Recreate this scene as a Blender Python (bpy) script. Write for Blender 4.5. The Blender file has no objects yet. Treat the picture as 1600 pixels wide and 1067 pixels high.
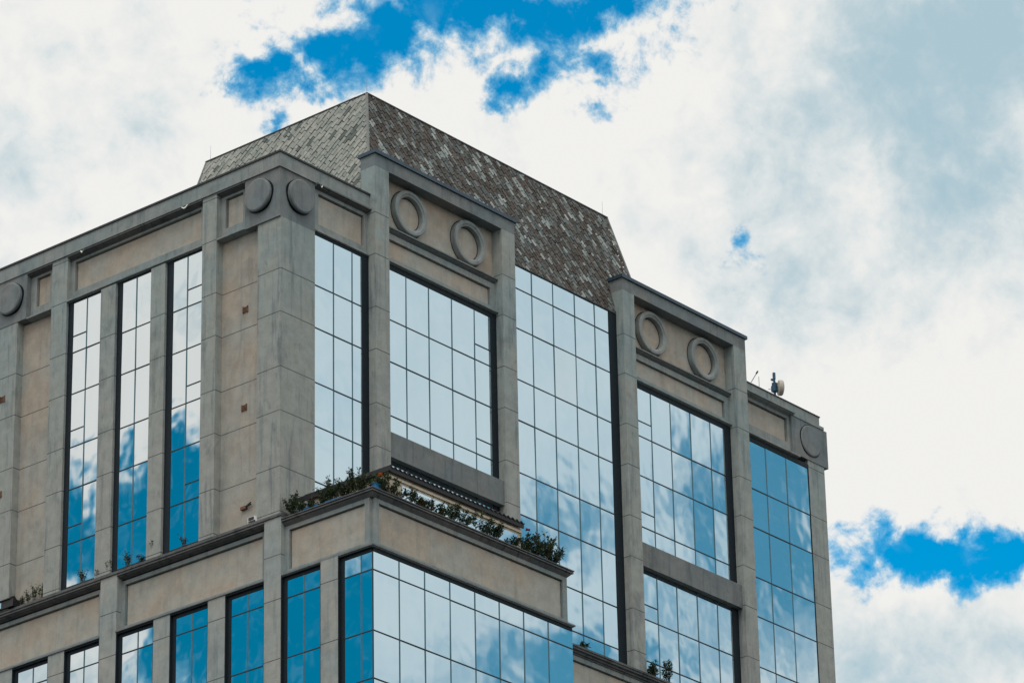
import bpy, bmesh, math, random
from mathutils import Vector, Matrix

R = math.radians
random.seed(7)
S = bpy.context.scene
C = S.collection

# ------------------------------------------------------------------ camera
cam_d = bpy.data.cameras.new('camera')
cam = bpy.data.objects.new('camera', cam_d)
C.objects.link(cam)
CR = Vector((0.64791073, -0.76147927, -0.01900001))
CU = Vector((-0.30685053, -0.28375399, 0.90847478))
CF = Vector((0.69717604, 0.58278040, 0.41750758))
CP = Vector((-91.30836, -86.32398, 1.7))
m = Matrix((CR, CU, -CF)).transposed().to_4x4()
m.translation = CP
cam.matrix_world = m
cam_d.lens = 36.0 * 6549.8 / 1600.0
cam_d.sensor_width = 36.0
cam_d.clip_start = 0.5
cam_d.clip_end = 9000
S.camera = cam

# ------------------------------------------------------------------ exposure
S.view_settings.view_transform = 'Standard'
S.view_settings.look = 'None'
S.view_settings.exposure = 0.0
S.view_settings.gamma = 1.0
S.render.engine = 'CYCLES'

# ------------------------------------------------------------------ sky
SUN_EL, SUN_AZ = 58.0, 240.0          # degrees; azimuth clockwise from +Y
W = bpy.data.worlds.new("World")
S.world = W
W.use_nodes = True
wn = W.node_tree
wn.nodes.clear()


class NT:
    """small node-tree writer"""
    def __init__(s, t): s.t = t
    def n(s, kind, **kw):
        x = s.t.nodes.new(kind)
        for k, v in kw.items(): setattr(x, k, v)
        return x
    def put(s, sock, v):
        if v is None: return
        if hasattr(v, 'is_linked') or hasattr(v, 'links'): s.t.links.new(v, sock)
        else: sock.default_value = v
    def math(s, op, a, b=None, c=None, clamp=False):
        x = s.n('ShaderNodeMath', operation=op); x.use_clamp = clamp
        s.put(x.inputs[0], a); s.put(x.inputs[1], b)
        if c is not None: s.put(x.inputs[2], c)
        return x.outputs[0]
    def vmath(s, op, a, b=None):
        x = s.n('ShaderNodeVectorMath', operation=op)
        s.put(x.inputs[0], a)
        if b is not None: s.put(x.inputs[1], b)
        return x.outputs['Value'] if op in ('LENGTH', 'DOT_PRODUCT') else x.outputs[0]
    def noise(s, vec, scale, detail=4, rough=.55, dist=0.0, color=False):
        x = s.n('ShaderNodeTexNoise')
        s.put(x.inputs['Vector'], vec)
        x.inputs['Scale'].default_value = scale
        x.inputs['Detail'].default_value = detail
        x.inputs['Roughness'].default_value = rough
        x.inputs['Distortion'].default_value = dist
        return x.outputs['Color' if color else 'Fac']
    def ramp(s, v, a, b, lo=0.0, hi=1.0, smooth=True):
        x = s.n('ShaderNodeMapRange')
        x.interpolation_type = 'SMOOTHSTEP' if smooth else 'LINEAR'
        x.clamp = True
        s.put(x.inputs[0], v)
        x.inputs[1].default_value = a; x.inputs[2].default_value = b
        x.inputs[3].default_value = lo; x.inputs[4].default_value = hi
        return x.outputs[0]
    def mix(s, f, a, b, mode='MIX'):
        x = s.n('ShaderNodeMix', data_type='RGBA', blend_type=mode)
        s.put(x.inputs[0], f)
        s.put(x.inputs[6], a if not isinstance(a, tuple) else (*a, 1)[:4])
        s.put(x.inputs[7], b if not isinstance(b, tuple) else (*b, 1)[:4])
        return x.outputs[2]


w = NT(wn)
tc = w.n('ShaderNodeTexCoord')
D = w.vmath('NORMALIZE', tc.outputs['Generated'])
sep = w.n('ShaderNodeSeparateXYZ'); w.put(sep.inputs[0], D)
az = w.math('MULTIPLY', w.math('ARCTAN2', sep.outputs[0], sep.outputs[1]), 57.29578)
el = w.math('MULTIPLY', w.math('ARCSINE', sep.outputs[2]), 57.29578)
cmb = w.n('ShaderNodeCombineXYZ'); w.put(cmb.inputs[0], az); w.put(cmb.inputs[1], el)
DD = w.vmath('SCALE', D); DD.node.inputs['Scale'].default_value = 57.29578    # degrees-sized noise space
warp = w.vmath('SUBTRACT', w.noise(DD, 0.55, 3, .6, color=True), (.5, .5, .5))
warp = w.vmath('MULTIPLY', warp, (1.2, .9, 0))
warp2 = w.vmath('MULTIPLY', w.vmath('SUBTRACT', w.noise(DD, 1.7, 5, .6, color=True), (.5, .5, .5)), (.9, .6, 0))
warp = w.vmath('ADD', warp, warp2)
P = w.vmath('ADD', cmb.outputs[0], warp)


def blob(az0, el0, ra, re, gain=1.0):
    v = w.vmath('SUBTRACT', P, (az0, el0, 0))
    v = w.vmath('MULTIPLY', v, (1.0 / ra, 1.0 / re, 0))
    return w.ramp(w.vmath('LENGTH', v), 0.0, 2.0, gain, 0.0, smooth=False)


def blobs(lst):
    out = None
    for b in lst:
        v = blob(*b)
        out = v if out is None else w.math('MAXIMUM', out, v)
    return out


# openings in the cloud deck (azimuth, elevation, half widths in degrees, strength)
OPEN = [(49.0, 29.35, 2.1, .70, 1.08), (48.3, 29.05, .9, .55, 1.2), (48.8, 29.35, .7, .5, 1.4), (51.3, 29.2, 1.25, .55, 1.05), (47.7, 28.85, 1.3, .48), (46.5, 28.25, .75, .34),
        (51.5, 28.4, 1.1, .5, .95), (50.4, 28.15, .4, .3, .95),
        (55.7, 21.65, .95, .40, 1.08), (57.2, 21.35, 1.15, .38, 1.08), (56.45, 21.5, .6, .3, 1.35), (53.6, 25.9, .4, .32, .86), (46.6, 27.7, .25, .2, .7),
        # part of the sky that lies behind the viewer, seen only in the glass
        (-46.3, 21.1, 2.5, 1.75), (-45.3, 22.6, 1.3, .9), (-47.8, 20.5, 2.2, 1.6), (-44.2, 22.1, 1.5, .9),
        (129.6, 22.0, .9, .6, 1.0), (129.4, 20.1, 1.5, .6, 1.15), (126.0, 22.0, 1.0, 1.9, 1.5), (128.6, 20.3, .6, .45, 1.0),
        (127.5, 20.0, .8, .35, .9),
        (-120, 55, 14, 9), (20, 60, 12, 8), (160, 40, 10, 7), (-80, 40, 9, 6)]
VEIL = [(57.2, 27.6, 3.0, 2.6), (43.2, 27.0, 1.8, 1.2, .55), (56.5, 20.0, 2.2, .8, .8), (57.5, 24.6, 1.3, .8, .5),
        (52.2, 20.5, 2.0, 1.0, .4),
        (-45.3, 25.6, 1.1, .9, .8), (-43.4, 20.1, 1.1, .8, 1.0)]
fb = w.noise(DD, 1.05, 9, .62, .25)
fb2 = w.noise(DD, 0.42, 5, .55)
fb3 = w.noise(DD, 2.2, 8, .6, .4)
op = w.math('ADD', blobs(OPEN), w.math('MULTIPLY', w.math('SUBTRACT', fb, .5), 1.9))
op = w.math('ADD', op, w.math('MULTIPLY', w.math('SUBTRACT', fb3, .5), .45))
side = w.math('MULTIPLY', w.ramp(az, 100, 116), w.ramp(az, 165, 150))
back = w.math('MULTIPLY', w.ramp(az, -95, -80), w.ramp(az, -10, -25))
rear = w.math('MAXIMUM', side, back)
soft = w.math('ADD', blobs(OPEN), w.math('MULTIPLY', w.math('SUBTRACT', fb2, .5), 1.35))
soft = w.math('ADD', soft, w.math('MULTIPLY', w.math('SUBTRACT', fb, .5), .28))
wisp = w.math('MULTIPLY', w.math('SUBTRACT', w.noise(DD, 3.8, 5, .6, .6), .5), .36)
clear = w.math('MULTIPLY', w.ramp(w.math('ADD', op, wisp), .36, .88), w.math('SUBTRACT', 1.0, rear))
clear = w.math('ADD', clear, w.math('MULTIPLY', w.ramp(soft, .20, 1.02, 0, .85), side))
clear = w.math('ADD', clear, w.math('MULTIPLY', w.ramp(soft, .34, .68), back))
clear = w.math('MULTIPLY', clear, w.ramp(fb3, .2, .5, .86, 1.0))
veil = w.math('ADD', w.math('MULTIPLY', blobs(VEIL), .95), w.math('MULTIPLY', w.math('SUBTRACT', fb2, .52), 1.5))
veil = w.math('ADD', veil, w.math('MULTIPLY', w.math('SUBTRACT', fb, .5), 1.5))
veil = w.math('ADD', veil, w.math('MULTIPLY', w.math('SUBTRACT', fb3, .5), .5))
veil = w.ramp(veil, .02, 1.15)
ccol = w.mix(veil, (.88, .875, .85), (.41, .565, .64))
# the side of the sky to the right of the viewer is a greyer, bluer sheet of cloud
ccol = w.mix(w.math('MULTIPLY', side, w.ramp(fb2, .3, .7, .35, .8)), ccol, (.57, .70, .75))
ccol = w.mix(w.math('MULTIPLY', w.ramp(clear, .0, .75, 0, .85), w.ramp(side, 0, 1, 1, .2)), ccol, (.30, .64, .82))      # thin cloud lets the blue through
sky = w.n('ShaderNodeTexSky', sky_type='NISHITA')
sky.sun_disc = False
sky.sun_elevation = R(SUN_EL)
sky.sun_rotation = R(SUN_AZ)
sky.air_density = 1.0; sky.dust_density = 0.3; sky.ozone_density = 2.0
tint = w.mix(1.0, sky.outputs[0], (.0, 1.36, 1.72), 'MULTIPLY')
tint = w.mix(back, tint, w.mix(1.0, tint, (.7, .56, .48), 'MULTIPLY'))
tint = w.mix(side, tint, w.mix(1.0, tint, (.5, .80, .62), 'MULTIPLY'))
b1 = w.n('ShaderNodeBackground'); w.put(b1.inputs[0], tint); b1.inputs[1].default_value = 0.10
b2 = w.n('ShaderNodeBackground'); w.put(b2.inputs[0], ccol); b2.inputs[1].default_value = 1.0
ms = w.n('ShaderNodeMixShader')
w.put(ms.inputs[0], clear); w.put(ms.inputs[1], b2.outputs[0]); w.put(ms.inputs[2], b1.outputs[0])
wo = w.n('ShaderNodeOutputWorld'); w.put(wo.inputs[0], ms.outputs[0])

# ------------------------------------------------------------------ sun, softened by the cloud
sl = bpy.data.lights.new('sun', 'SUN')
sl.energy = 1.0
sl.angle = R(30)
sl.color = (1.0, .97, .93)
so = bpy.data.objects.new('sun', sl)
C.objects.link(so)
sdir = Vector((math.sin(R(SUN_AZ)) * math.cos(R(SUN_EL)), math.cos(R(SUN_AZ)) * math.cos(R(SUN_EL)), math.sin(R(SUN_EL))))
so.rotation_euler = sdir.to_track_quat('Z', 'Y').to_euler()
so.location = sdir * 200


# ------------------------------------------------------------------ materials
def new_mat(name):
    mt = bpy.data.materials.new(name)
    mt.use_nodes = True
    nt = NT(mt.node_tree)
    bs = mt.node_tree.nodes['Principled BSDF']
    return mt, nt, bs


def bump(nt, bs, h, strength, dist):
    b = nt.n('ShaderNodeBump')
    b.inputs['Strength'].default_value = strength
    b.inputs['Distance'].default_value = dist
    nt.put(b.inputs['Height'], h)
    nt.put(bs.inputs['Normal'], b.outputs[0])


JOINTS = (62.23, 60.65)      # scored joints in the render repeat with the storeys
STOREY = 3.568


def concrete(name, base, warm, stain, joints=(), dirt=.5, rough=.85, low=None):
    mt, t, bs = new_mat(name)
    g = t.n('ShaderNodeNewGeometry')
    pos = g.outputs['Position']
    big = t.noise(pos, .55, 5, .6, .3)
    mid = t.noise(pos, 2.3, 6, .65)
    fine = t.noise(pos, 22, 4, .7)
    st = t.noise(t.vmath('MULTIPLY', pos, (4.2, 4.2, .34)), 1.0, 6, .62, .2)
    blot = t.noise(t.vmath('MULTIPLY', pos, (5.0, 5.0, 2.2)), 1.0, 5, .7)
    if low:       # the render is cleaner and sandier on the lower storeys than up under the parapet
        zz = t.n('ShaderNodeSeparateXYZ'); t.put(zz.inputs[0], pos)
        hz = t.math('ADD', zz.outputs[2], t.math('MULTIPLY', t.math('SUBTRACT', big, .5), 14))
        base = t.mix(t.ramp(hz, 55.5, 64.0), low, base)
    col = t.mix(t.ramp(big, .36, .66), base, warm)
    col = t.mix(t.math('MULTIPLY', t.ramp(st, .50, .72), dirt), col, stain)
    col = t.mix(t.math('MULTIPLY', t.ramp(blot, .58, .74), dirt * .55), col, tuple(x * .55 for x in stain))
    soot = t.noise(t.vmath('MULTIPLY', pos, (.9, .9, .45)), 1.0, 6, .68, .5)
    col = t.mix(t.math('MULTIPLY', t.ramp(soot, .52, .72), dirt * .75), col, tuple(x * .72 for x in stain))
    k = t.math('ADD', t.ramp(mid, .3, .7, .88, 1.08), t.ramp(fine, .3, .7, -.05, .05))
    sc = t.n('ShaderNodeVectorMath', operation='SCALE')
    t.put(sc.inputs[0], col); t.put(sc.inputs['Scale'], k)
    col = sc.outputs[0]
    if joints:
        z = t.n('ShaderNodeSeparateXYZ'); t.put(z.inputs[0], pos)
        hit = None
        for j in joints:
            q = t.math('ADD', z.outputs[2], STOREY * 40 - j + STOREY / 2)
            q = t.math('ABSOLUTE', t.math('SUBTRACT', t.math('MODULO', q, STOREY), STOREY / 2))
            q = t.math('LESS_THAN', q, .014)
            hit = q if hit is None else t.math('MAXIMUM', hit, q)
        col = t.mix(t.math('MULTIPLY', hit, t.ramp(mid, .3, .55, .55, .9)), col, (.035, .04, .042))
    t.put(bs.inputs['Base Color'], col)
    bs.inputs['Roughness'].default_value = rough
    bs.inputs['Specular IOR Level'].default_value = .25
    bump(t, bs, t.math('ADD', fine, t.math('MULTIPLY', mid, 2.0)), .25, .02)
    return mt


def plain(name, col, rough=.6, metal=0.0, var=.12, spec=.4):
    mt, t, bs = new_mat(name)
    g = t.n('ShaderNodeNewGeometry')
    n = t.noise(g.outputs['Position'], 6, 4, .6)
    sc = t.n('ShaderNodeVectorMath', operation='SCALE')
    sc.inputs[0].default_value = col
    t.put(sc.inputs['Scale'], t.ramp(n, .3, .7, 1 - var, 1 + var))
    t.put(bs.inputs['Base Color'], sc.outputs[0])
    bs.inputs['Roughness'].default_value = rough
    bs.inputs['Metallic'].default_value = metal
    bs.inputs['Specular IOR Level'].default_value = spec
    return mt


def glass_mat(name, col, rough=.015):
    mt, t, bs = new_mat(name)
    g = t.n('ShaderNodeNewGeometry')
    bs.inputs['Metallic'].default_value = 1.0
    dirt = t.noise(t.vmath('MULTIPLY', g.outputs['Position'], (2, 2, .5)), 1.0, 5, .6)
    sc = t.n('ShaderNodeVectorMath', operation='SCALE')
    sc.inputs[0].default_value = col
    t.put(sc.inputs['Scale'], t.ramp(dirt, .3, .7, .985, 1.01))
    t.put(bs.inputs['Base Color'], sc.outputs[0])
    bs.inputs['Roughness'].default_value = rough
    h = t.noise(g.outputs['Position'], .55, 2, .5)
    bump(t, bs, h, .09, .08)
    return mt


def attr_mat(name, rough=.8, spec=.3, bumpy=True):
    mt, t, bs = new_mat(name)
    a = t.n('ShaderNodeAttribute'); a.attribute_name = 'Col'
    g = t.n('ShaderNodeNewGeometry')
    n = t.noise(g.outputs['Position'], 5, 6, .65)
    sc = t.n('ShaderNodeVectorMath', operation='SCALE')
    t.put(sc.inputs[0], a.outputs['Color'])
    t.put(sc.inputs['Scale'], t.ramp(n, .3, .7, .8, 1.2))
    t.put(bs.inputs['Base Color'], sc.outputs[0])
    bs.inputs['Roughness'].default_value = rough
    bs.inputs['Specular IOR Level'].default_value = spec
    if bumpy: bump(t, bs, n, .3, .03)
    return mt


M = dict(
    greylow=concrete('grey_render_lower', (.33, .37, .36), (.39, .39, .355), (.18, .22, .235), (50.43, 48.39), .5),
    grey=concrete('grey_render', (.29, .355, .35), (.355, .37, .34), (.15, .19, .205), JOINTS, .70, low=(.36, .365, .34)),
    trim=concrete('grey_trim', (.25, .30, .30), (.31, .325, .31), (.13, .17, .185), (), .6),
    beige=concrete('beige_render', (.41, .405, .36), (.45, .38, .305), (.27, .29, .275), (), .4),
    beigej=concrete('beige_render_scored', (.39, .385, .345), (.44, .375, .305), (.255, .27, .26), JOINTS, .45),
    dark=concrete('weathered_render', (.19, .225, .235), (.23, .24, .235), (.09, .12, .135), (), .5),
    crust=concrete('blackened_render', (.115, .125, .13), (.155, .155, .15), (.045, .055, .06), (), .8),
    beam=concrete('beam_render', (.18, .205, .21), (.22, .23, .225), (.10, .125, .135), (), .7),
    coping=plain('dark_coping', (.035, .04, .045), .6),
    copblue=plain('blue_grey_flashing', (.05, .08, .11), .4, .3),
    lining=plain('dark_frame', (.011, .020, .027), .6, spec=.2),
    glass=glass_mat('mirror_glass', (.62, .735, .80)),
    glassl=glass_mat('mirror_glass_clear', (.73, .775, .79)),
    glasswarm=glass_mat('yellower_mirror_glass', (.64, .735, .775), .03),
    mull=plain('grey_blue_sealant', (.085, .15, .175), .3, .8),
    trans=plain('dark_teal_joint', (.012, .03, .038), .5),
    slate=attr_mat('slate'),
    lead=plain('roof_flashing', (.22, .23, .22), .6),
    metal=plain('galvanised_metal', (.30, .31, .32), .4, .6),
    bluesteel=plain('blue_painted_steel', (.03, .09, .15), .5),
    dish=plain('cream_radome', (.55, .50, .42), .6),
    rust=plain('rusty_grille', (.16, .085, .05), .8, 0, .4),
    black=plain('black_metal', (.02, .02, .022), .5),
    white=plain('white_plastic', (.78, .79, .76), .5),
    cream=plain('cream_paint', (.62, .54, .42), .7),
    awn=plain('dark_corrugated_sheet', (.018, .018, .020), .6),
    blueplastic=plain('blue_plastic', (.01, .17, .38), .45),
    leaf=attr_mat('leaf', .6, .35, False),
    stem=plain('stem', (.09, .075, .05), .8),
    orange=plain('orange_petal', (.95, .32, .05), .6),
    red=plain('crimson_petal', (.6, .01, .10), .6),
    pale=plain('pale_membrane', (.72, .72, .62), .7),
    asphalt=plain('asphalt', (.04, .042, .044), .9),
)


# ------------------------------------------------------------------ mesh helpers
class MB:
    def __init__(s): s.v = []; s.f = []; s.c = []
    def quad(s, pts, col=None):
        i = len(s.v); s.v += [tuple(p) for p in pts]
        s.f.append(tuple(range(i, i + len(pts)))); s.c.append(col)
    def box(s, x0, x1, y0, y1, z0, z1):
        if x0 > x1: x0, x1 = x1, x0
        if y0 > y1: y0, y1 = y1, y0
        i = len(s.v)
        s.v += [(x, y, z) for z in (z0, z1) for (x, y) in ((x0, y0), (x1, y0), (x1, y1), (x0, y1))]
        for q in ((0, 3, 2, 1), (4, 5, 6, 7), (0, 1, 5, 4), (1, 2, 6, 5), (2, 3, 7, 6), (3, 0, 4, 7)):
            s.f.append(tuple(i + k for k in q)); s.c.append(None)
    def tube(s, a, b, r0, r1=None, n=8, cap=True):
        r1 = r0 if r1 is None else r1
        a, b = Vector(a), Vector(b)
        d = (b - a).normalized()
        u = d.orthogonal().normalized(); v = d.cross(u)
        i = len(s.v)
        for p, r in ((a, r0), (b, r1)):
            for k in range(n):
                t = 2 * math.pi * k / n
                s.v.append(tuple(p + u * (r * math.cos(t)) + v * (r * math.sin(t))))
        for k in range(n):
            s.f.append((i + k, i + (k + 1) % n, i + n + (k + 1) % n, i + n + k)); s.c.append(None)
        if cap:
            s.f.append(tuple(i + n - 1 - k for k in range(n))); s.c.append(None)
            s.f.append(tuple(i + n + k for k in range(n))); s.c.append(None)
    def build(s, name, mat, parent=None, smooth=False):
        me = bpy.data.meshes.new(name)
        me.from_pydata(s.v, [], s.f)
        if any(c is not None for c in s.c):
            at = me.color_attributes.new('Col', 'FLOAT_COLOR', 'CORNER')
            k = 0
            for p, c in zip(s.f, s.c):
                c = c or (.3, .3, .3)
                for _ in p:
                    at.data[k].color = (c[0], c[1], c[2], 1); k += 1
        me.materials.append(mat)
        me.update()
        if smooth:
            for p in me.polygons: p.use_smooth = True
        o = bpy.data.objects.new(name, me)
        C.objects.link(o)
        if parent is not None: o.parent = parent
        return o


def thing(name, label, cat, loc=(0, 0, 0), group=None):
    o = bpy.data.objects.new(name, None)
    o.empty_display_size = .3
    C.objects.link(o)
    o.location = loc
    o['label'] = label; o['category'] = cat
    if group: o['group'] = group
    return o


# facade frames: a runs along the wall, d is how far a face stands out from the wall line
class Left:          # wall line x = 0, outward -X, a = y
    @staticmethod
    def pt(a, d, z): return (-d, a, z)
class Right:         # wall line y = 0, outward -Y, a = x
    @staticmethod
    def pt(a, d, z): return (a, -d, z)


def fbox(mb, F, a0, a1, d0, d1, z0, z1):
    p, q = F.pt(a0, d0, z0), F.pt(a1, d1, z1)
    mb.box(p[0], q[0], p[1], q[1], z0, z1)


def one(F, name, mat, parent, *boxes):
    mb = MB()
    for b in boxes: fbox(mb, F, *b)
    return mb.build(name, mat, parent)


def uniq(v):
    o = []
    for x in sorted(v):
        if not o or x - o[-1] > 1e-4: o.append(x)
    return o


T = thing('office_tower', 'tall grey and beige office block with mirror glass bands and slate mansard roof', 'building', (0, 0, 0))


def window(F, a0, a1, z0, z1, d, mull, rows, glass='glass', extra=(), lin=None, sides='lrt', fr=.0, ft=.0, parent=T):
    """mirror glazing set in a dark lining; panes are separate, slightly tilted sheets"""
    lb = MB()
    lin = d + .20 if lin is None else lin
    e = .03
    if 'l' in sides: fbox(lb, F, a0, a0 + e, d - .06, lin, z0, z1)
    if 'r' in sides: fbox(lb, F, a1 - e, a1, d - .06, lin, z0, z1)
    if 't' in sides: fbox(lb, F, a0 + e, a1 - e, d - .06, lin, z1 - e, z1)
    if fr: fbox(lb, F, a1 - fr, a1 - e, d - .06, d + .022, z0, z1 - e)
    if ft: fbox(lb, F, a0 + e, a1 - max(fr, e), d - .06, d + .022, z1 - ft, z1 - e)
    fbox(lb, F, a0 + e, a1 - e, d - .14, d - .10, z0, z1 - e)
    a1 -= max(0, fr - .02); z1 -= max(0, ft - .02)
    wn_ = lb.build('window', M['lining'], parent)
    g = MB()
    cols = uniq([a0 + .01] + list(mull) + [a1 - .01])
    rws = uniq([z0] + [r for r in rows if z0 + .05 < r < z1 - .05] + [z1 - .01])
    for i in range(len(cols) - 1):
        zs = list(rws)
        for (ci, zz) in extra:
            if ci % (len(cols) - 1) == i and z0 < zz < z1: zs.append(zz)
        zs = uniq(zs)
        for j in range(len(zs) - 1):
            ta, tz = random.gauss(0, .0024), random.gauss(0, .0024)
            A0, A1, Z0, Z1 = cols[i], cols[i + 1], zs[j], zs[j + 1]
            ca, cz = (A0 + A1) / 2, (Z0 + Z1) / 2
            pts = []
            for (a, z) in ((A0, Z0), (A1, Z0), (A1, Z1), (A0, Z1)):
                pts.append(F.pt(a, d + (a - ca) * ta + (z - cz) * tz, z))
            if F is Left: pts.reverse()
            g.quad(pts)
    g.build('glass', M[glass], wn_)
    for a in mull:
        if a0 + .03 < a < a1 - .03: one(F, 'mullion', M['mull'], wn_, (a - .022, a + .022, d - .02, d + .012, z0, z1 - e))
    for z in rws[1:-1]:
        one(F, 'transom', M['trans'], wn_, (a0 + e, a1 - e, d - .02, d + .018, z - .018, z + .018))
    for (ci, zz) in extra:
        k = ci % (len(cols) - 1)
        if z0 < zz < z1: one(F, 'transom', M['trans'], wn_, (cols[k] + .02, cols[k + 1] - .02, d - .02, d + .017, zz - .018, zz + .018))
    return wn_


def panel(F, a0, a1, z0, z1, d, fl, fr, fbm, ft, inset=.1, mat='trim', imat='beige', back=.5):
    """raised frame round a sunk panel"""
    mb = MB()
    fbox(mb, F, a0, a1, d - back, d, z1 - ft, z1)
    fbox(mb, F, a0, a1, d - back, d, z0, z0 + fbm)
    if fl: fbox(mb, F, a0, a0 + fl, d - back, d, z0 + fbm, z1 - ft)
    if fr: fbox(mb, F, a1 - fr, a1, d - back, d, z0 + fbm, z1 - ft)
    f = mb.build('panel_frame', M[mat], T)
    ib = MB()
    g = .045
    fbox(ib, F, a0 + fl + (g if fl else 0), a1 - fr - (g if fr else 0), d - back, d - inset, z0 + fbm + .01, z1 - ft - g)
    fbox(ib, F, a0 + fl, a1 - fr, d - back - .02, d - inset - .07, z0 + fbm, z1 - ft)
    ib.build('sunk_panel', M[imat], f)
    return f


def stepped(F, a0, a1, steps, name, mat='trim', back=-.5):
    mb = MB()
    for (z0, z1, d) in steps: fbox(mb, F, a0, a1, back, d, z0, z1)
    return mb.build(name, M[mat], T)


def extr(F, a0, a1, prof, name, mat='trim', parent=None):
    """moulding: profile of (d, z) points, bottom to top, run along the wall"""
    mb = MB()
    n = len(prof)
    for i in range(n):
        (d0, z0), (d1, z1) = prof[i], prof[(i + 1) % n]
        q = [F.pt(a0, d0, z0), F.pt(a1, d0, z0), F.pt(a1, d1, z1), F.pt(a0, d1, z1)]
        if F is Left: q.reverse()
        mb.quad(q)
    for a, fl in ((a0, True), (a1, False)):
        q = [F.pt(a, d, z) for d, z in prof]
        if fl != (F is Left): q.reverse()
        mb.quad(q)
    return mb.build(name, M[mat], parent or T)


def crown(base, z, out, top=.0, back=-.4):
    """cornice profile standing out from plane 'base' to 'out', its underside sloping back"""
    h = z
    return [(back, h - .15), (base, h - .15), (base + .03, h - .13), (out - .07, h - .10), (out - .07, h - .075), (out, h - .065), (out, h - .015), (out - .02, h), (back, h)]


def sill_course(base, z, out, back=-.4):
    return [(back, z - .06), (base + .01, z - .06), (out - .02, z - .03), (out, z - .02), (out, z + .035), (out - .06, z + .045), (base + .03, z + .075), (base + .03, z + .11), (back, z + .11)]


def disc(F, a, z, r, d0, d1, name='roundel', mat='dark', n=64):
    mb = MB()
    p = [F.pt(a + (r - .045) * math.cos(2 * math.pi * k / n), d1, z + (r - .045) * math.sin(2 * math.pi * k / n)) for k in range(n)]
    pe = [F.pt(a + r * math.cos(2 * math.pi * k / n), d1 - .03, z + r * math.sin(2 * math.pi * k / n)) for k in range(n)]
    q = [F.pt(a + r * math.cos(2 * math.pi * k / n), d0, z + r * math.sin(2 * math.pi * k / n)) for k in range(n)]
    g = d0 + (d1 - d0) * .38
    q = [F.pt(a + r * math.cos(2 * math.pi * k / n), g, z + r * math.sin(2 * math.pi * k / n)) for k in range(n)]
    q2 = [F.pt(a + (r - .07) * math.cos(2 * math.pi * k / n), g, z + (r - .07) * math.sin(2 * math.pi * k / n)) for k in range(n)]
    q3 = [F.pt(a + (r - .07) * math.cos(2 * math.pi * k / n), d0, z + (r - .07) * math.sin(2 * math.pi * k / n)) for k in range(n)]
    if F is Left:
        for l_ in (p, pe, q, q2, q3): l_.reverse()
    mb.quad(p)
    for u_, v_ in ((p, pe), (pe, q), (q, q2), (q2, q3)):
        for k in range(n): mb.quad([u_[k], v_[k], v_[(k + 1) % n], u_[(k + 1) % n]])
    o = mb.build(name, M[mat], T)
    jb = MB()
    for k in range(n):
        t0, t1 = 2 * math.pi * k / n, 2 * math.pi * (k + 1) / n
        r0, r1 = r - .05, r + .035 + .015 * math.sin(5 * t0)
        r1b = r + .035 + .015 * math.sin(5 * t1)
        qd = [F.pt(a + rr * math.cos(t), d0 + .004, z + rr * math.sin(t)) for rr, t in ((r0, t0), (r1, t0), (r1b, t1), (r0, t1))]
        if F is Left: qd.reverse()
        jb.quad(qd)
    jb.build('open_joint', M['lining'], o)
    return o


def ring(F, a, z, ro, ri, d0, d1, n=72):
    mb = MB()
    prof = [(ro, d0), (ro, d1 - .03), (ro - .03, d1), (ri + .09, d1), (ri + .06, d1 - .03), (ri, d1 - .05), (ri, d0)]
    for k in range(n):
        t0, t1 = 2 * math.pi * k / n, 2 * math.pi * (k + 1) / n
        for (r0, e0), (r1, e1) in zip(prof[:-1], prof[1:]):
            def q(r, e, t): return F.pt(a + r * math.cos(t), e, z + r * math.sin(t))
            mb.quad([q(r0, e0, t0), q(r0, e0, t1), q(r1, e1, t1), q(r1, e1, t0)])
    o = mb.build('ring_moulding', M['trim'], T)
    for rr in (ro + .012, ri - .012):
        jb = MB()
        for k in range(n):
            t0, t1 = 2 * math.pi * k / n, 2 * math.pi * (k + 1) / n
            jb.quad([F.pt(a + r_ * math.cos(t), d0 + .004, z + r_ * math.sin(t)) for r_, t in ((rr - .022, t0), (rr + .022, t0), (rr + .022, t1), (rr - .022, t1))])
        jb.build('open_joint', M['lining'], o)
    return o


ROWS = [65.76, 64.19, 62.20, 60.63, 58.63, 57.06, 55.07, 53.49, 51.50, 49.92]
ROWL = [50.42, 48.38, 46.79, 44.81, 43.22, 41.24]
GD = .04                # how deep the glass lies behind the right wall line
LEND = 13.70           # far end of the upper left wall
REND = 30.83           # far end of the upper right wall
LPOD = 17.5            # far end of the lower left wall

# ---- core of the building
mb = MB()
mb.box(.75, REND - .4, .75, LEND - .2, 38, 65.6)
mb.box(.6, REND - .2, .2, LPOD - .3, 38, 52.5)
mb.box(.6, 9.6, -3.4, .2, 38, 52.3)
mb.build('core_wall', M['grey'], T)

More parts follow.
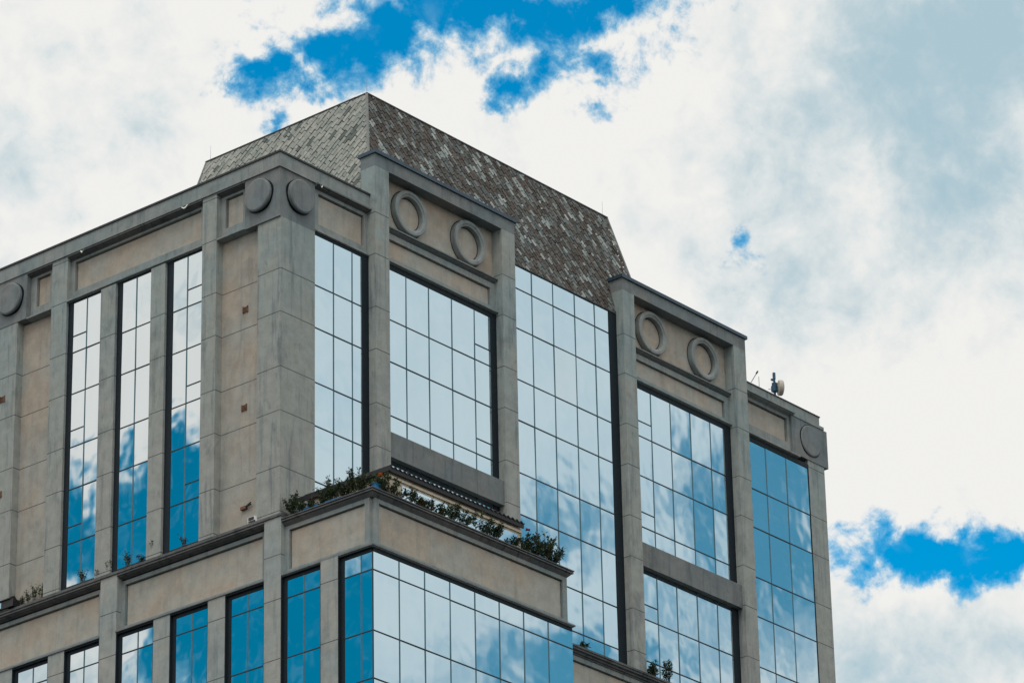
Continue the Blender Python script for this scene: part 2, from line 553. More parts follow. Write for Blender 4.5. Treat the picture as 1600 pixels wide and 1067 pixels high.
# ---- upper left wall
one(Left, 'corner_pier', M['grey'], T, (0.0, 1.06, -1.73, -.06, 53.41, 64.14))
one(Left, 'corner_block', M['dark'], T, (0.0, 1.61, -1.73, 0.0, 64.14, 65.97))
disc(Left, .91, 65.16, .59, 0, .19)
disc(Right, .93, 65.14, .60, 0, .19)
one(Left, 'corner_pier', M['grey'], T, (LEND - 1.06, LEND, -1.2, 0, 53.41, 64.2))
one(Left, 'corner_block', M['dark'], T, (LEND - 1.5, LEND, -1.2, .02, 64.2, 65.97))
disc(Left, LEND - .74, 65.16, .59, .02, .20)
for a0, a1 in ((1.06, 2.93), (10.94, LEND - 1.06)):
    one(Left, 'wall_panel', M['beigej'], T, (a0, a1, -.8, -.31, 53.41, 64.15))
for a0, a1, zt in ((2.93, 3.60, 65.97), (10.17, 10.94, 65.97), (5.35, 6.03, 64.12), (7.74, 8.47, 64.12)):
    one(Left, 'pilaster', M['grey'], T, (a0, a1, -.8, 0, 53.41, zt))
for a0, a1, mu, ex, fr in ((3.60, 5.35, 4.386, ((0, 62.82), (0, 59.25), (0, 55.68)), .28), (6.03, 7.74, 6.83, (), .22),
                           (8.47, 10.17, 9.255, ((1, 62.82), (1, 59.25), (1, 55.68)), .23)):
    window(Left, a0, a1, 53.41, 64.16, -.12, [mu], ROWS, 'glassl', ex, lin=-.10, fr=fr)
for a0, a1, fl, fr in ((1.61, 2.93, .28, .22), (3.60, 10.17, .26, .17), (10.94, LEND - 1.5, .30, .28)):
    panel(Left, a0, a1, 64.27, 65.9, -.20, fl, fr, .34, .16, .10)
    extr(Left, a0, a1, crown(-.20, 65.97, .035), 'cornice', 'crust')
    extr(Left, a0, a1, sill_course(-.20, 64.20, .03 if a1 - a0 > 3 else .0), 'string_course')
for a0, a1 in ((-.06, LEND - .05),):
    p_ = one(Left, 'parapet', M['trim'], T, (a0, a1, -.4, .06, 65.97, 66.48))
    one(Left, 'coping', M['coping'], p_, (a0 - .04, a1, -.44, .10, 66.48, 66.55))

# ---- upper right wall, first bay
window(Right, 1.73, 4.43, 52.2, 64.19, -GD, [2.69, 3.62], ROWS, lin=-.01, sides='rt', fr=.31, ft=.12)
panel(Right, 1.73, 4.43, 64.27, 65.9, -.07, .24, .17, .27, .20, .09)
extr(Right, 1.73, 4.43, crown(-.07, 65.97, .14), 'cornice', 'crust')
extr(Right, 1.73, 4.43, sill_course(-.07, 64.22, .05, -.3), 'string_course')
p_ = one(Right, 'parapet', M['trim'], T, (.4, 4.43, -.4, .06, 65.97, 66.48))
one(Right, 'coping', M['coping'], p_, (.44, 4.43, -.44, .10, 66.48, 66.55))

# ---- two framed towers on the right wall
for a0, a1, o0, o1, rc, mu, ex, fr in (
        (4.43, 11.85, 5.14, 11.13, (6.57, 9.70), [5.17, 6.37, 7.55, 8.76, 9.965], ((-1, 62.80), (-1, 59.21)), .29),
        (17.95, 25.37, 18.64, 24.63, (20.03, 23.16), [19.85, 21.0, 22.2, 23.4], ((0, 62.80), (0, 59.21), (0, 55.64)), .36)):
    for b0, b1 in ((a0, o0), (o1, a1)):
        one(Right, 'pier', M['grey'], T, (b0, b1, -.36, .31, 52.0, 67.58))
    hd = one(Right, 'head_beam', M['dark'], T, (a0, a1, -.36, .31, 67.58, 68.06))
    one(Right, 'coping', M['copblue'], hd, (a0 - .06, a1 + .08, -.44, .38, 68.06, 68.19))
    one(Right, 'recess_wall', M['beige'], T, (o0, o1, -.36, -.15, 64.3, 67.58))
    for c in rc: ring(Right, c + .03, 66.61, .84, .62, -.15, .07)
    extr(Right, o0, o1, crown(-.05, 65.68, .12, back=-.3), 'cornice', 'dark')
    panel(Right, o0, o1, 64.46, 65.48, -.02, .30, .28, .10, .22, .09, back=.3)
    extr(Right, o0, o1, sill_course(-.02, 64.36, .10, -.3), 'lintel')
    window(Right, o0, o1, 52.2, 64.30, -GD, mu, ROWS, extra=ex, lin=-.01, fr=fr, ft=.20)
    one(Right, 'spandrel_beam', M['beam'], T, (o0, o1, -.02, .21, 56.97, 57.88))

# ---- recessed curtain wall between the towers
cw = window(Right, 11.85, 17.95, 52.0, 66.68, -GD, [11.97, 13.16, 14.34, 15.57, 16.71], ROWS, lin=-.01, sides='r', fr=.43)

mb = MB()
mb.quad([(14.37, GD - .005, 62.225), (15.54, GD - .009, 62.225), (15.54, GD - .007, 64.165), (14.37, GD - .004, 64.165)])
o_ = mb.build('glass', M['glasswarm'], cw); o_['label'] = 'one replaced pane of yellower mirror glass'
# ---- last bay and far corner
window(Right, 25.37, 29.54, 50.0, 64.30, -GD, [25.55, 26.82, 28.11], ROWS, lin=-.02, sides='rt', ft=.17)
one(Right, 'corner_pier', M['grey'], T, (29.54, REND - .24, -1.2, -.03, 50.0, 64.5))
one(Right, 'corner_block', M['dark'], T, (28.55, REND, -1.2, 0.0, 64.5, 66.05))
disc(Right, 29.72, 65.32, .63, 0, .06)
panel(Right, 25.37, 28.55, 64.52, 66.0, -.10, .0, .16, .36, .12, .10)
extr(Right, 25.37, 28.62, crown(-.10, 66.15, .16), 'cornice')
extr(Right, 25.37, 28.9, sill_course(-.10, 64.40, .10, -.3), 'string_course')
one(Right, 'block_coping', M['trim'], T, (28.62, 30.62, -.6, .03, 66.05, 66.17))
p_ = one(Right, 'parapet', M['trim'], T, (25.37, 30.38, -.5, .0, 66.17, 66.52))
one(Right, 'coping', M['coping'], p_, (25.37, 30.42, -.54, .03, 66.52, 66.56))

# ---- roof decks
mb = MB()
mb.box(.4, REND - .5, .4, LEND - .3, 65.6, 65.9)
mb.build('roof_deck', M['trim'], T)

# ---- lower left wall and the projecting bay
for a0, a1 in ((-.12, .62), (7.37, 8.15), (14.85, 15.6)):
    one(Left, 'pilaster', M['greylow'], T, (a0, a1, -.8, 0, 38.0, 53.27))
for a0, a1 in ((2.36, 3.13), (4.87, 5.62), (9.83, 10.60), (12.35, 13.1), (-2.60, -1.86)):
    one(Left, 'pilaster', M['greylow'], T, (a0, a1, -.8, 0, 38.0, 51.2))
for a0, a1 in ((.62, 2.36), (3.13, 4.87), (5.62, 7.37), (8.15, 9.83), (10.60, 12.35), (13.1, 14.85), (-1.86, -.12)):
    window(Left, a0, a1, 38.0, 51.16, -.12, [a0 + .82 if a0 > -1 else -1.033], ROWL, 'glassl', lin=-.01, fr=.18, ft=.14)
window(Left, -3.985, -2.60, 38.0, 51.16, -.12, [-3.50], ROWL, 'glassl', lin=-.01, sides='rt', fr=.18, ft=.14)
window(Right, .12, 10.01, 38.0, 51.16, 3.985, [1.366, 2.59, 3.815, 5.045, 6.26, 7.49, 8.745], ROWL, lin=4.0, sides='t', ft=.12)
one(Left, 'corner_bead', M['trans'], T, (-4.0, -3.965, -.14, -.105, 38.0, 51.04))
for a0, a1, fl, fr in ((.62, 7.37, .28, .17), (8.15, 14.85, .28, .17)):
    panel(Left, a0, a1, 51.3, 53.06, -.22, fl, fr, .14, .14, .09, back=.5)
    extr(Left, a0, a1, sill_course(-.22, 51.22, .04), 'string_course', 'dark')
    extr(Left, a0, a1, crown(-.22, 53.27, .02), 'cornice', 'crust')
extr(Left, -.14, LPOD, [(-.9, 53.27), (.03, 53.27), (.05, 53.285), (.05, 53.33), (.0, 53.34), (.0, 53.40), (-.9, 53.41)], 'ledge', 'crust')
# bay: footprint slabs wrap its three sides
XB, YB = 10.04, -4.10


def wrap(name, mat, prof):
    """moulding carried round the three sides of the bay; profile of (inset, z), bottom to top"""
    mb = MB()
    loops = [[(i, -.12, z), (i, YB + i, z), (XB - i, YB + i, z), (XB - i, .2, z)] for i, z in prof]
    for l0, l1 in zip(loops[:-1], loops[1:]):
        for k in range(3): mb.quad([l0[k], l0[k + 1], l1[k + 1], l1[k]])
    mb.quad(loops[-1]); mb.quad(list(reversed(loops[0])))
    return mb.build(name, M[mat], T)


FI = .18
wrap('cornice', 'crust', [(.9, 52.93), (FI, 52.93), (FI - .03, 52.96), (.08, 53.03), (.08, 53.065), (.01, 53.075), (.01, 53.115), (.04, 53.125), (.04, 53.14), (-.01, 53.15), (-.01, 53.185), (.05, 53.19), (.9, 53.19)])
wrap('string_course', 'dark', [(.9, 51.16), (.06, 51.16), (.02, 51.19), (0, 51.20), (0, 51.25), (.05, 51.26), (FI - .04, 51.30), (FI - .04, 51.34), (.9, 51.34)])
panel(Left, YB + FI + .12, -.12, 51.34, 52.93, -FI, .20, .20, .08, .14, .08, back=.5)
panel(Right, FI + .12, XB - FI, 51.34, 52.93, -YB - FI, .20, .22, .08, .14, .08, back=.5)
mb = MB()
mb.box(FI + .10, FI + .5, YB + FI + .10, YB + FI + .5, 51.34, 52.90)
mb.build('corner_post', M['trim'], T)
mb = MB(); mb.box(XB - FI - .5, XB - FI - .005, YB + FI + .5, .2, 51.34, 52.92)
mb.build('bay_return', M['beige'], T)
mb = MB(); mb.box(.7, XB - .5, YB + .7, .3, 52.2, 52.5)
mb.build('terrace_deck', M['trim'], T)

# ---- lower right wall beyond the bay
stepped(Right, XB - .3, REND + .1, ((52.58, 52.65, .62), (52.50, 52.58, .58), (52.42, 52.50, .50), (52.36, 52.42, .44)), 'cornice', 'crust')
panel(Right, XB - .3, REND, 50.9, 52.36, .40, .3, .3, .12, .18, .08, back=.6)
stepped(Right, XB - .3, REND + .1, ((50.82, 50.9, .55),), 'string_course', 'dark')
window(Right, XB - .1, REND - .2, 38.0, 50.82, .3, [XB + 1.2 * k for k in range(1, 17)], ROWL, sides='t', lin=.45)
mb = MB()
mb.box(-.02, REND, YB, LPOD, 0, 38.0)
mb.build('base_storey', M['trim'], T)

# ---- mansard roof of slates
AP = Vector((5.565, 1.08, 71.30))            # top front corner
TX, TY = 18.93, 8.92                        # far ends of the crest
ZE, SB = 66.69, 1.06                         # eave height, set-back of the crest


def clip(poly, inside, cut):
    out = []
    for i in range(len(poly)):
        a, b = poly[i - 1], poly[i]
        ia, ib = inside(a), inside(b)
        if ia != ib: out.append(cut(a, b))
        if ib: out.append(b)
    return out


def clip_convex(poly, conv):
    for i in range(len(conv)):
        p, q = conv[i], conv[(i + 1) % len(conv)]
        ex, ey = q[0] - p[0], q[1] - p[1]
        def side(t): return ex * (t[1] - p[1]) - ey * (t[0] - p[0])
        def cut(a, b):
            sa, sb = side(a), side(b); k = sa / (sa - sb)
            return (a[0] + (b[0] - a[0]) * k, a[1] + (b[1] - a[1]) * k)
        poly = clip(poly, lambda t: side(t) >= 0, cut)
        if len(poly) < 3: return []
    return poly


def slate_face(mb, o, eu, ev, en, trap, ang, tl, tw, colour, skip):
    """slates laid in slanting courses over a trapezoid (2D in eu, ev)"""
    ca, sa = math.cos(ang), math.sin(ang)
    n = int(26 / min(tl, tw))
    for r in range(-n, n):
        off = (r % 2) * tl * .5 + random.uniform(-.03, .03)
        for k in range(-n, n):
            s0, t0 = k * tl + off, r * tw
            parts = [(s0, s0 + tl)]
            if random.random() < .16:
                c = s0 + tl * random.uniform(.3, .7); parts = [(s0, c), (c, s0 + tl)]
            for (a, b) in parts:
                g = .008
                c4 = [(a + g, t0 + g), (b - g, t0 + g), (b - g, t0 + tw - g), (a + g, t0 + tw - g)]
                c4 = [(x + random.uniform(-.012, .012), y + random.uniform(-.012, .012)) for x, y in c4]
                pl = [(x * ca - y * sa, x * sa + y * ca) for x, y in c4]
                if max(p[0] for p in pl) < -1 or min(p[0] for p in pl) > 16.5 or max(p[1] for p in pl) < -.5 or min(p[1] for p in pl) > 6: continue
                pl = clip_convex(pl, trap)
                if len(pl) < 3: continue
                cx = sum(p[0] for p in pl) / len(pl); cy = sum(p[1] for p in pl) / len(pl)
                if skip(cx, cy): continue
                h0 = random.uniform(.012, .03); kx, ky = random.gauss(0, .012), random.gauss(-.035, .015)
                col = colour(cx, cy)
                top = [o + eu * p[0] + ev * p[1] + en * (h0 + kx * (p[0] - cx) + ky * (p[1] - cy)) for p in pl]
                bot = [o + eu * p[0] + ev * p[1] - en * .01 for p in pl]
                mb.quad(top, col)
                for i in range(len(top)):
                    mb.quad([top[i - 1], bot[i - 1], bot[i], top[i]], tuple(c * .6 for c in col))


from mathutils import noise as mnoise


def lerp3(a, b, t): return tuple(x + (y - x) * t for x, y in zip(a, b))


def col_left(x, y):
    v = .5 + .5 * mnoise.noise(Vector((x * .5, y * .5, 3)))
    c = lerp3((.27, .295, .27), (.40, .405, .36), min(1, max(0, v + random.gauss(0, .28))))
    if random.random() < .06: c = (.13, .15, .14)
    return c


PALE = {}


def col_right(x, y):
    ca_, sa_ = math.cos(R(-54)), math.sin(R(-54))
    key = (int((x * ca_ + y * sa_) / .29 + 99), int((-x * sa_ + y * ca_) / .33 + 99))
    v = .5 + .5 * mnoise.noise(Vector((x * .9, y * .9, 9)))
    c = lerp3((.068, .060, .053), (.13, .108, .092), random.random())
    if random.random() < .45: c = lerp3((.09, .105, .10), (.20, .21, .20), random.random())
    if key not in PALE: PALE[key] = random.random() < .06 + .50 * max(0, v - .42)
    if (PALE[key] and random.random() < .85) or random.random() < .05: c = lerp3((.24, .275, .265), (.40, .43, .405), random.random())
    return c


B0 = Vector((AP.x - SB, AP.y - SB, ZE))
slope = math.hypot(SB, AP.z - ZE)
mb = MB()          # solid body under the slates
xb1, yb1 = TX + SB, TY + SB
IN = .10
ZL_ = ZE + .42
Q = IN + SB * .42 / (AP.z - ZE)
lo = [(B0.x + Q, B0.y + Q, ZL_), (xb1 - Q, B0.y + Q, ZL_), (xb1 - Q, yb1 - Q, ZL_), (B0.x + Q, yb1 - Q, ZL_)]
hi = [(AP.x + IN, AP.y + IN, AP.z), (TX - IN, AP.y + IN, AP.z), (TX - IN, TY - IN, AP.z), (AP.x + IN, TY - IN, AP.z)]
dn = [(min(max(x, B0.x + .6), xb1 - .6), min(max(y, B0.y + .6), yb1 - .6), 65.7) for x, y, z in lo]
for i in range(4):
    j = (i + 1) % 4
    mb.quad([lo[i], lo[j], hi[j], hi[i]], (.06, .06, .06)); mb.quad([dn[i], dn[j], lo[j], lo[i]], (.06, .06, .06))
mb.quad(hi, (.1, .1, .1))
roof = mb.build('roof', M['slate'], T)
# right-hand slope (faces -Y)
mb = MB()
ev = Vector((0, SB, AP.z - ZE)).normalized(); eu = Vector((1, 0, 0)); en = eu.cross(ev)
Lx = xb1 - B0.x
slate_face(mb, B0, eu, ev, en, [(0, 0), (Lx, 0), (Lx - SB, slope), (SB, slope)], R(-54), .29, .165, col_right, lambda x, y: y < 1.2 and (x + B0.x < 11.75 or x + B0.x > 18.05))
o_ = mb.build('slate_slope', M['slate'], roof); o_['label'] = 'brown slate slope patched with pale slates'
# left-hand slope (faces -X)
mb = MB()
ev = Vector((SB, 0, AP.z - ZE)).normalized(); eu = Vector((0, -1, 0)); en = eu.cross(ev)
Ly = yb1 - B0.y
slate_face(mb, Vector((B0.x, yb1, ZE)), eu, ev, en, [(0, 0), (Ly, 0), (Ly - SB, slope), (SB, slope)], R(48), .40, .18, col_left, lambda x, y: y < .2 and x > yb1 - .3)
o_ = mb.build('slate_slope', M['slate'], roof); o_['label'] = 'grey green slate slope'
mb = MB()
mb.tube(B0.lerp(AP, .3), AP, .055, .055, 6)
mb.build('hip_flashing', M['lead'], roof)
mb = MB(); mb.tube(Vector((xb1, B0.y, ZE)).lerp(Vector((TX, AP.y, AP.z)), .28), (TX, AP.y, AP.z), .05, .05, 6); mb.build('hip_flashing', M['lead'], roof)
mb = MB(); mb.tube((B0.x, yb1, ZE), (AP.x, TY, AP.z), .05, .05, 6); mb.build('hip_flashing', M['lead'], roof)
mb = MB()
mb.box(AP.x - .03, TX + .03, AP.y - .04, AP.y + .5, AP.z, AP.z + .05)
mb.box(AP.x - .04, AP.x + .5, AP.y + .5, TY + .03, AP.z, AP.z + .05)
mb.build('ridge_cap', M['coping'], roof)
for (x, y) in ((AP.x, AP.y), (TX - .25, AP.y), (AP.x, TY - .2)):
    mb = MB(); mb.tube((x, y, AP.z + .05), (x, y, AP.z + .62), .007, .004, 6)
    mb.build('lightning_rod', M['metal'], roof)
mb = MB(); mb.box(11.9, 17.9, .0, .20, 66.66, 66.70)
mb.build('eave_gutter', M['coping'], T)

# ---- square rusty grilles on the blank panels
for y, z in ((1.83, 61.35), (1.85, 57.77), (13.27, 61.42), (13.27, 57.80)):
    d = -.31 if y < 5 else 0
    mb = MB()
    for k in range(5): fbox(mb, Left, y - .09, y + .09, d, d + .035, z - .10 + k * .042, z - .10 + k * .042 + .024)
    for s in (-.115, .09): fbox(mb, Left, y + s, y + s + .025, d, d + .045, z - .12, z + .12)
    g_ = mb.build('vent_grille', M['rust'], T)

# ---- peeling membrane under the parapet
for (F, a, d, z, l) in ((Left, 4.18, .08, 65.93, .34), (Left, 9.27, .08, 65.90, .16), (Right, 1.82, .12, 65.93, .13)):
    mb = MB()
    for k in range(6):
        t0, t1 = k / 6, (k + 1) / 6
        mb.quad([F.pt(a + l * t0, d, z + .03 * math.sin(7 * t0)), F.pt(a + l * t1, d, z + .03 * math.sin(7 * t1)),
                 F.pt(a + l * t1, d + .05, z - .12 * math.sin(3.1 * t1)), F.pt(a + l * t0, d + .05, z - .12 * math.sin(3.1 * t0))])
    mb.build('peeling_strip', M['pale'], T)

# ---- small room on the terrace under a corrugated awning
EX, EY, EZ = .86, -4.08, 54.15
room = MB()
room.box(EX + .15, 7.50, EY + .16, -.38, 53.17, EZ - .06)
rm = room.build('terrace_room', M['cream'], T)
mb = MB()
n = 150
for i in range(n):
    a0, a1 = i / n, (i + 1) / n
    def wv(t): return .035 * math.sin(t * 2 * math.pi * 30)
    xs0, xs1 = EX + (7.55 - EX) * a0, EX + (7.55 - EX) * a1
    for k in (0, 1):
        o = -.02 if k else .02
        q = [(xs0, EY, EZ + wv(a0) + o), (xs1, EY, EZ + wv(a1) + o), (xs1, -.33, EZ + .02 + wv(a1) + o), (xs0, -.33, EZ + .02 + wv(a0) + o)]
        if k: q.reverse()
        mb.quad(q)
    mb.quad([(xs0, EY, EZ + wv(a0) - .02), (xs1, EY, EZ + wv(a1) - .02), (xs1, EY, EZ + wv(a1) + .02), (xs0, EY, EZ + wv(a0) + .02)])
mb.box(EX, EX + .05, EY, -.02, EZ - .15, EZ + .03)
mb.box(EX + .05, 7.52, EY + .02, EY + .07, EZ - .17, EZ - .03)
mb.build('awning', M['awn'], rm)
mb = MB()
mb.box(1.6, 7.3, EY + .13, EY + .165, 53.2, 53.72)
mb.build('window', M['glass'], rm)
mb = MB()
mb.box(EX + .12, 7.52, EY + .10, EY + .17, 53.82, 53.90)
mb.build('wall_moulding', M['cream'], rm)


# ------------------------------------------------------------------ plants
def leaf(mb, p, d, up, l, wd, col):
    d = d.normalized(); s = d.cross(up)
    if s.length < 1e-3: s = d.orthogonal()
    s.normalize(); nn = s.cross(d)
    a = p; b = p + d * l * .45 + s * wd * .5 + nn * .008; c = p + d * l - nn * l * .12; e = p + d * l * .45 - s * wd * .5 + nn * .008
    mb.quad([a, b, c, e], col)


GREENS = [(.034, .068, .036), (.05, .092, .045), (.075, .12, .05), (.024, .046, .03), (.12, .16, .07)]


def shrub(name, label, cat, base, h, wd, nst, nleaf, group, ll=.10, upright=.4, flower=None, brown=.05, rng=None):
    rng = rng or random
    t = thing(name, label, cat, base, group)
    st, fo = MB(), MB()
    tips = []
    for k in range(nst):
        an = rng.uniform(0, 2 * math.pi)
        hh = h * rng.uniform(.55, 1.0)
        sp = wd * .5 * rng.uniform(.25, 1.0)
        p = Vector((rng.uniform(-.06, .06), rng.uniform(-.06, .06), 0))
        tip = Vector((math.cos(an) * sp, math.sin(an) * sp, hh))
        midp = p.lerp(tip, .5) + Vector((math.cos(an), math.sin(an), 0)) * sp * (-.15 if upright > .5 else .15)
        pts = [p, midp, tip]
        st.tube(p, midp, .010, .008, 5, False); st.tube(midp, tip, .008, .004, 5, False)
        tips.append(tip)
        for j in range(int(nleaf * 1.9)):
            u = rng.uniform(.22, 1.0) ** .8
            q = p.lerp(midp, u * 2) if u < .5 else midp.lerp(tip, u * 2 - 1)
            q = q + Vector((rng.gauss(0, .03), rng.gauss(0, .03), rng.gauss(0, .03)))
            d = Vector((rng.gauss(0, 1), rng.gauss(0, 1), rng.gauss(.25 + upright * .6, .5)))
            c = GREENS[rng.randrange(5)]
            if rng.random() < brown: c = (.13, .065, .03)
            L_ = ll * rng.uniform(.6, 1.25)
            leaf(fo, q, d, Vector((rng.gauss(0, .3), rng.gauss(0, .3), 1)), L_, L_ * rng.uniform(.38, .55), c)
    st.build('stem', M['stem'], t)
    fo.build('foliage', M['leaf'], t)
    if flower:
        fl = MB()
        tip = max(tips, key=lambda v: v.z) + Vector((-.16, -.14, .04))
        for k in range(14):
            an = k * 2.4
            d = Vector((math.cos(an), math.sin(an), rng.uniform(-.5, .9)))
            leaf(fl, tip, d, Vector((0, 0, 1)), .10, .095, None)
        fl.build('flower', M[flower], t)
    return t


rg = random.Random(21)
ZL = 53.16
# shrubs growing along the left edge of the terrace: (y, height, width, stems, label, flower)
LE = [(-.45, .95, .55, 9, 'tall sparse shrub against the corner pier at the start of the terrace ledge', None),
      (-.85, .55, .5, 6, 'low shrub just right of the tall one against the corner pier', None),
      (-1.30, .42, .45, 6, 'lowest shrub on the left ledge, over the long blue planter', None),
      (-1.80, .62, .5, 7, 'mid height shrub past the long blue planter on the left ledge', None),
      (-2.20, 1.0, .6, 9, 'tall feathery shrub rising before the mirror glass on the left ledge', None),
      (-2.65, .8, .6, 9, 'dense dark shrub under the awning edge on the left ledge', None),
      (-3.10, .95, .6, 9, 'tall dense shrub crossing the awning edge left of the orange flower', None),
      (-3.55, .62, .5, 8, 'bushy shrub just left of the terrace corner', None)]
for y, h, wd, ns, lb, fl in LE:
    shrub('shrub', lb, 'shrub', (.24, y, ZL), h * .95, wd * 1.25, ns + 2, 26, 'shrubs along the terrace ledge', flower=fl, ll=.10, rng=rg)
RI = [(.50, .62, .5, 8, 'shrub with a single orange flower at the terrace corner', 'orange'),
      (.95, .72, .6, 8, 'wide shrub just right of the orange flower', None),
      (1.40, .55, .5, 7, 'low shrub with arching tip right of the terrace corner', None),
      (1.95, .62, .45, 6, 'thin shrub with a drooping top before the cream wall', None),
      (2.45, .50, .5, 7, 'low shrub with brown dead leaves before the cream wall', None),
      (2.95, .58, .55, 8, 'rounded green shrub after the one with brown leaves', None),
      (3.50, .48, .5, 8, 'low spreading shrub midway along the right ledge', None),
      (4.05, .72, .6, 9, 'tall bushy shrub midway along the right ledge', None),
      (4.60, .62, .55, 9, 'dense shrub right of the tall bushy one midway along the ledge', None),
      (5.20, .80, .55, 8, 'pointed shrub with a bare top shoot on the right ledge', None),
      (5.75, .70, .6, 10, 'dark dense shrub right of the pointed one', None),
      (6.25, .78, .55, 9, 'upright shrub before the end of the cream wall', None),
      (7.05, .48, .5, 7, 'low shrub just left of the crimson flower', None),
      (7.80, .92, .55, 11, 'tall shrub with a crimson flower below the awning end', 'red'),
      (8.25, .70, .55, 9, 'shrub between the crimson flower and the last big shrub', None),
      (8.72, 1.08, .75, 15, 'largest round shrub before the curtain wall glass', None),
      (9.22, .80, .6, 11, 'last shrub at the right end of the terrace ledge', None)]
for x, h, wd, ns, lb, fl in RI:
    shrub('shrub', lb, 'shrub', (x, YB + .20, ZL), h * .95, wd * 1.4, ns + 4, 24, 'shrubs along the terrace ledge', flower=fl, ll=.105, brown=.3 if 'brown' in lb else .05, rng=rg)
# weeds on the left ledge
WD = [(12.05, .30, 'leftmost weed of the clump on the left ledge, bent over'), (11.75, .42, 'weed second from the left in the clump on the left ledge'),
      (11.45, .62, 'dark tall weed in the middle of the clump on the left ledge'), (11.15, .60, 'weed with a dry top beside the tallest in the clump'),
      (10.85, .50, 'rightmost weed of the clump before the big pilaster'), (9.15, .55, 'weed before the bottom of the leftmost tall window'),
      (8.35, .32, 'small weed at the foot of the left narrow pilaster'), (7.82, .52, 'weed in the shadow beside the middle tall window'),
      (7.0, .62, 'spreading weed before the middle tall window'), (6.35, .35, 'low weed at the right edge of the middle tall window'),
      (5.72, .70, 'two-pronged weed at the foot of the right narrow pilaster'), (4.35, .42, 'faint small weed before the rightmost tall window')]
for y, h, lb in WD:
    shrub('weed', lb, 'weed', (.10, y, 53.42), h, .38, 5, 10, 'weeds rooted in the left ledge', ll=.085, upright=.9, rng=rg)
# shrubs on the lower right ledge
for x, h, wd, ns, lb in ((18.95, .62, .5, 8, 'left shrub of the pair on the lower right ledge'), (19.75, .9, .6, 9, 'right, taller shrub of the pair on the lower right ledge'),
                         (15.0, .30, .4, 4, 'tiny weed on the lower right ledge before the curtain wall')):
    shrub('shrub', lb, 'shrub', (x, -.42, 52.65), h, wd, ns, 26, 'shrubs on the lower right ledge', rng=rg)


# ------------------------------------------------------------------ planters
def planter(label, x0, x1, y0, y1, h):
    t = thing('planter', label, 'planter', ((x0 + x1) / 2, (y0 + y1) / 2, ZL), 'blue planters on the terrace ledge')
    hx, hy = (x1 - x0) / 2, (y1 - y0) / 2
    b = MB()
    for sx, sy in ((1, 0), (-1, 0), (0, 1), (0, -1)):
        def c(k, z, o):
            g = .012 if z < .01 else 0
            e = (hx - g - o, hy - g - o)
            if sx: return (sx * e[0], k * e[1], z)
            return (k * e[0], sy * e[1], z)
        b.quad([c(-1, 0, 0), c(1, 0, 0), c(1, h, 0), c(-1, h, 0)])
        b.quad([c(-1, .02, .02), c(1, .02, .02), c(1, h, .02), c(-1, h, .02)])
    b.build('trough', M['blueplastic'], t)
    r_ = MB()
    r_.box(-hx - .012, hx + .012, -hy - .012, -hy + .022, h - .015, h + .012); r_.box(-hx - .012, hx + .012, hy - .022, hy + .012, h - .015, h + .012)
    r_.box(-hx - .012, -hx + .022, -hy + .022, hy - .022, h - .015, h + .012); r_.box(hx - .022, hx + .012, -hy + .022, hy - .022, h - .015, h + .012)
    r_.build('rim', M['blueplastic'], t)
    s_ = MB(); s_.box(-hx + .025, hx - .025, -hy + .025, hy - .025, .02, h - .04)
    s_.build('soil', M['stem'], t)


planter('long blue planter at the left end of the terrace ledge', .14, .34, -1.62, -.72, .16)
planter('low blue planter midway along the left terrace ledge', .14, .34, -2.55, -1.75, .12)
planter('tall blue planter box on the terrace corner by the orange flower', .30, .56, -3.98, -3.76, .26)

# ------------------------------------------------------------------ fittings
t = thing('dish_antenna', 'cream drum microwave dish on a blue steel mast above the far parapet', 'antenna', (28.42, .62, 66.5))
mb = MB(); mb.tube((0, 0, -.6), (0, 0, 1.42), .045, .045, 10); mb.tube((0, 0, 1.2), (0, 0, 1.46), .06, .06, 10)
mb.build('mast', M['bluesteel'], t)
mb = MB()
mb.box(-.10, .10, -.10, .10, .66, .90); mb.box(-.07, .16, -.08, .08, .92, 1.04); mb.box(-.18, -.06, -.04, .04, 1.10, 1.16)
mb.tube((.05, .0, .82), (.22, -.04, .82), .07, .07, 8); mb.tube((-.10, 0, .72), (-.34, .05, .68), .012, .012, 6)
mb.build('clamp', M['bluesteel'], t)
ax = Vector((.76, -.65, 0)).normalized()
mb = MB()
pr = [(.10, .10), (.13, .24), (.15, .30), (.28, .31), (.32, .28), (.35, .18), (.36, .01)]
sd = ax.cross(Vector((0, 0, 1)))
for (d0, r0), (d1, r1) in zip(pr[:-1], pr[1:]):
    for k in range(32):
        a0, a1 = 2 * math.pi * k / 32, 2 * math.pi * (k + 1) / 32
        def q(d, r, a): return ax * d + sd * (r * math.cos(a)) + Vector((0, 0, .84 + r * math.sin(a)))
        mb.quad([q(d0, r0, a0), q(d0, r0, a1), q(d1, r1, a1), q(d1, r1, a0)])
mb.build('drum', M['dish'], t, smooth=True)

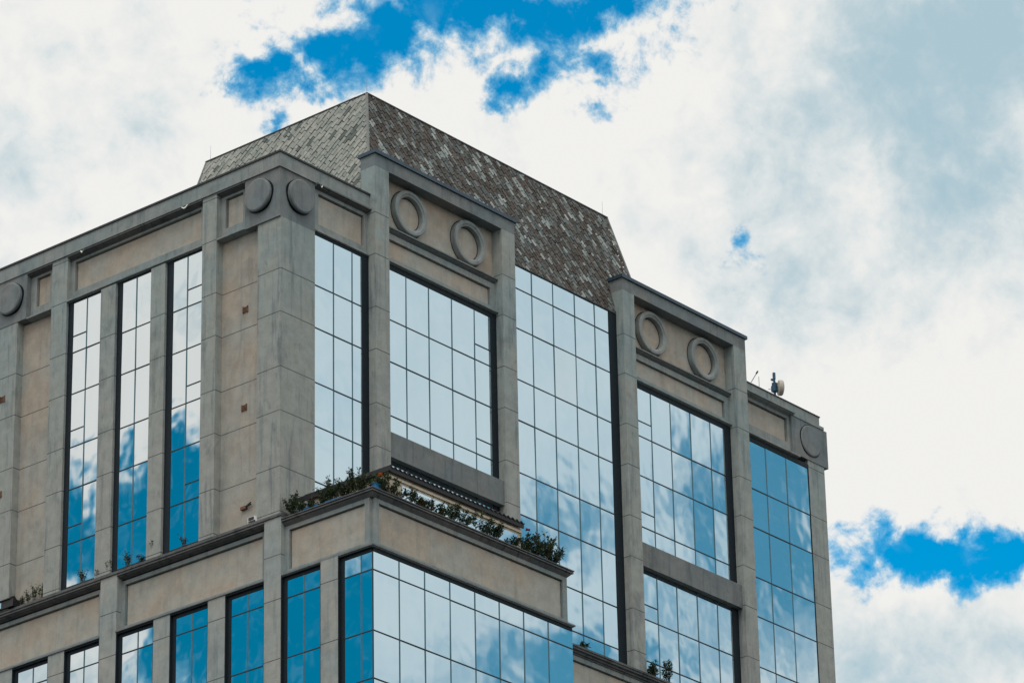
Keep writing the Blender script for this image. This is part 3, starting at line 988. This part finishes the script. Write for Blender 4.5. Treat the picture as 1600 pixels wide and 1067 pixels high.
t = thing('whip_antenna', 'thin slanted aerial and post on the parapet beside the second framed tower', 'antenna', (27.2, .5, 66.5))
mb = MB(); mb.tube((.06, 0, 0), (.06, 0, .88), .012, .012, 6); mb.build('post', M['metal'], t)
mb = MB(); mb.tube((-.42, .02, .50), (-.03, .02, 1.02), .018, .018, 6); mb.build('arm', M['metal'], t)
mb = MB(); mb.tube((-.06, .02, .98), (.03, .02, 1.10), .035, .035, 8); mb.build('tip', M['black'], t)

t = thing('lamp_bracket', 'black broken lamp bracket on the blank wall panel near the building corner', 'bracket', (.31, 1.62, 54.15))
mb = MB(); mb.tube((-.02, .26, .0), (-.14, -.22, .02), .028, .03, 8); mb.tube((-.02, .20, .03), (-.12, -.2, .10), .02, .02, 8)
mb.build('arm', M['black'], t)
mb = MB(); mb.box(-.10, 0, .06, .30, -.05, .06); mb.build('wall_plate', M['rust'], t)

t = thing('floodlight', 'small white floodlight sitting on the ledge below the corner pier', 'floodlight', (.02, 1.2, 53.42))
mb = MB(); mb.box(-.03, .10, -.16, .16, .05, .19); mb.box(0, .06, -.19, -.16, 0, .15); mb.box(0, .06, .16, .19, 0, .15)
mb.build('housing', M['white'], t)
mb = MB(); mb.box(-.045, -.03, -.12, .12, .07, .17); mb.build('lens', M['black'], t)

t = thing('floodlight', 'dark hooded floodlight with blue lens at the far left end of the ledge', 'floodlight', (.0, 12.85, 53.42))
mb = MB(); mb.box(-.10, .26, -.55, .55, .02, .28)
mb.quad([(-.16, -.4, .30), (-.16, .6, .30), (.1, .6, .48), (.1, -.4, .48)])
mb.quad([(.1, -.4, .48), (.1, .6, .48), (.28, .6, .30), (.28, -.4, .30)]); mb.quad([(-.16, -.4, .30), (.1, -.4, .48), (.28, -.4, .30)])
mb.build('housing', M['black'], t)
mb = MB(); mb.box(-.115, -.10, .02, .40, .05, .25); mb.build('lens', M['glass'], t)

# ------------------------------------------------------------------ ground
mb = MB(); mb.quad([(-4000, -4000, 0), (4000, -4000, 0), (4000, 4000, 0), (-4000, 4000, 0)])
g = mb.build('ground', M['asphalt']); g['kind'] = 'structure'
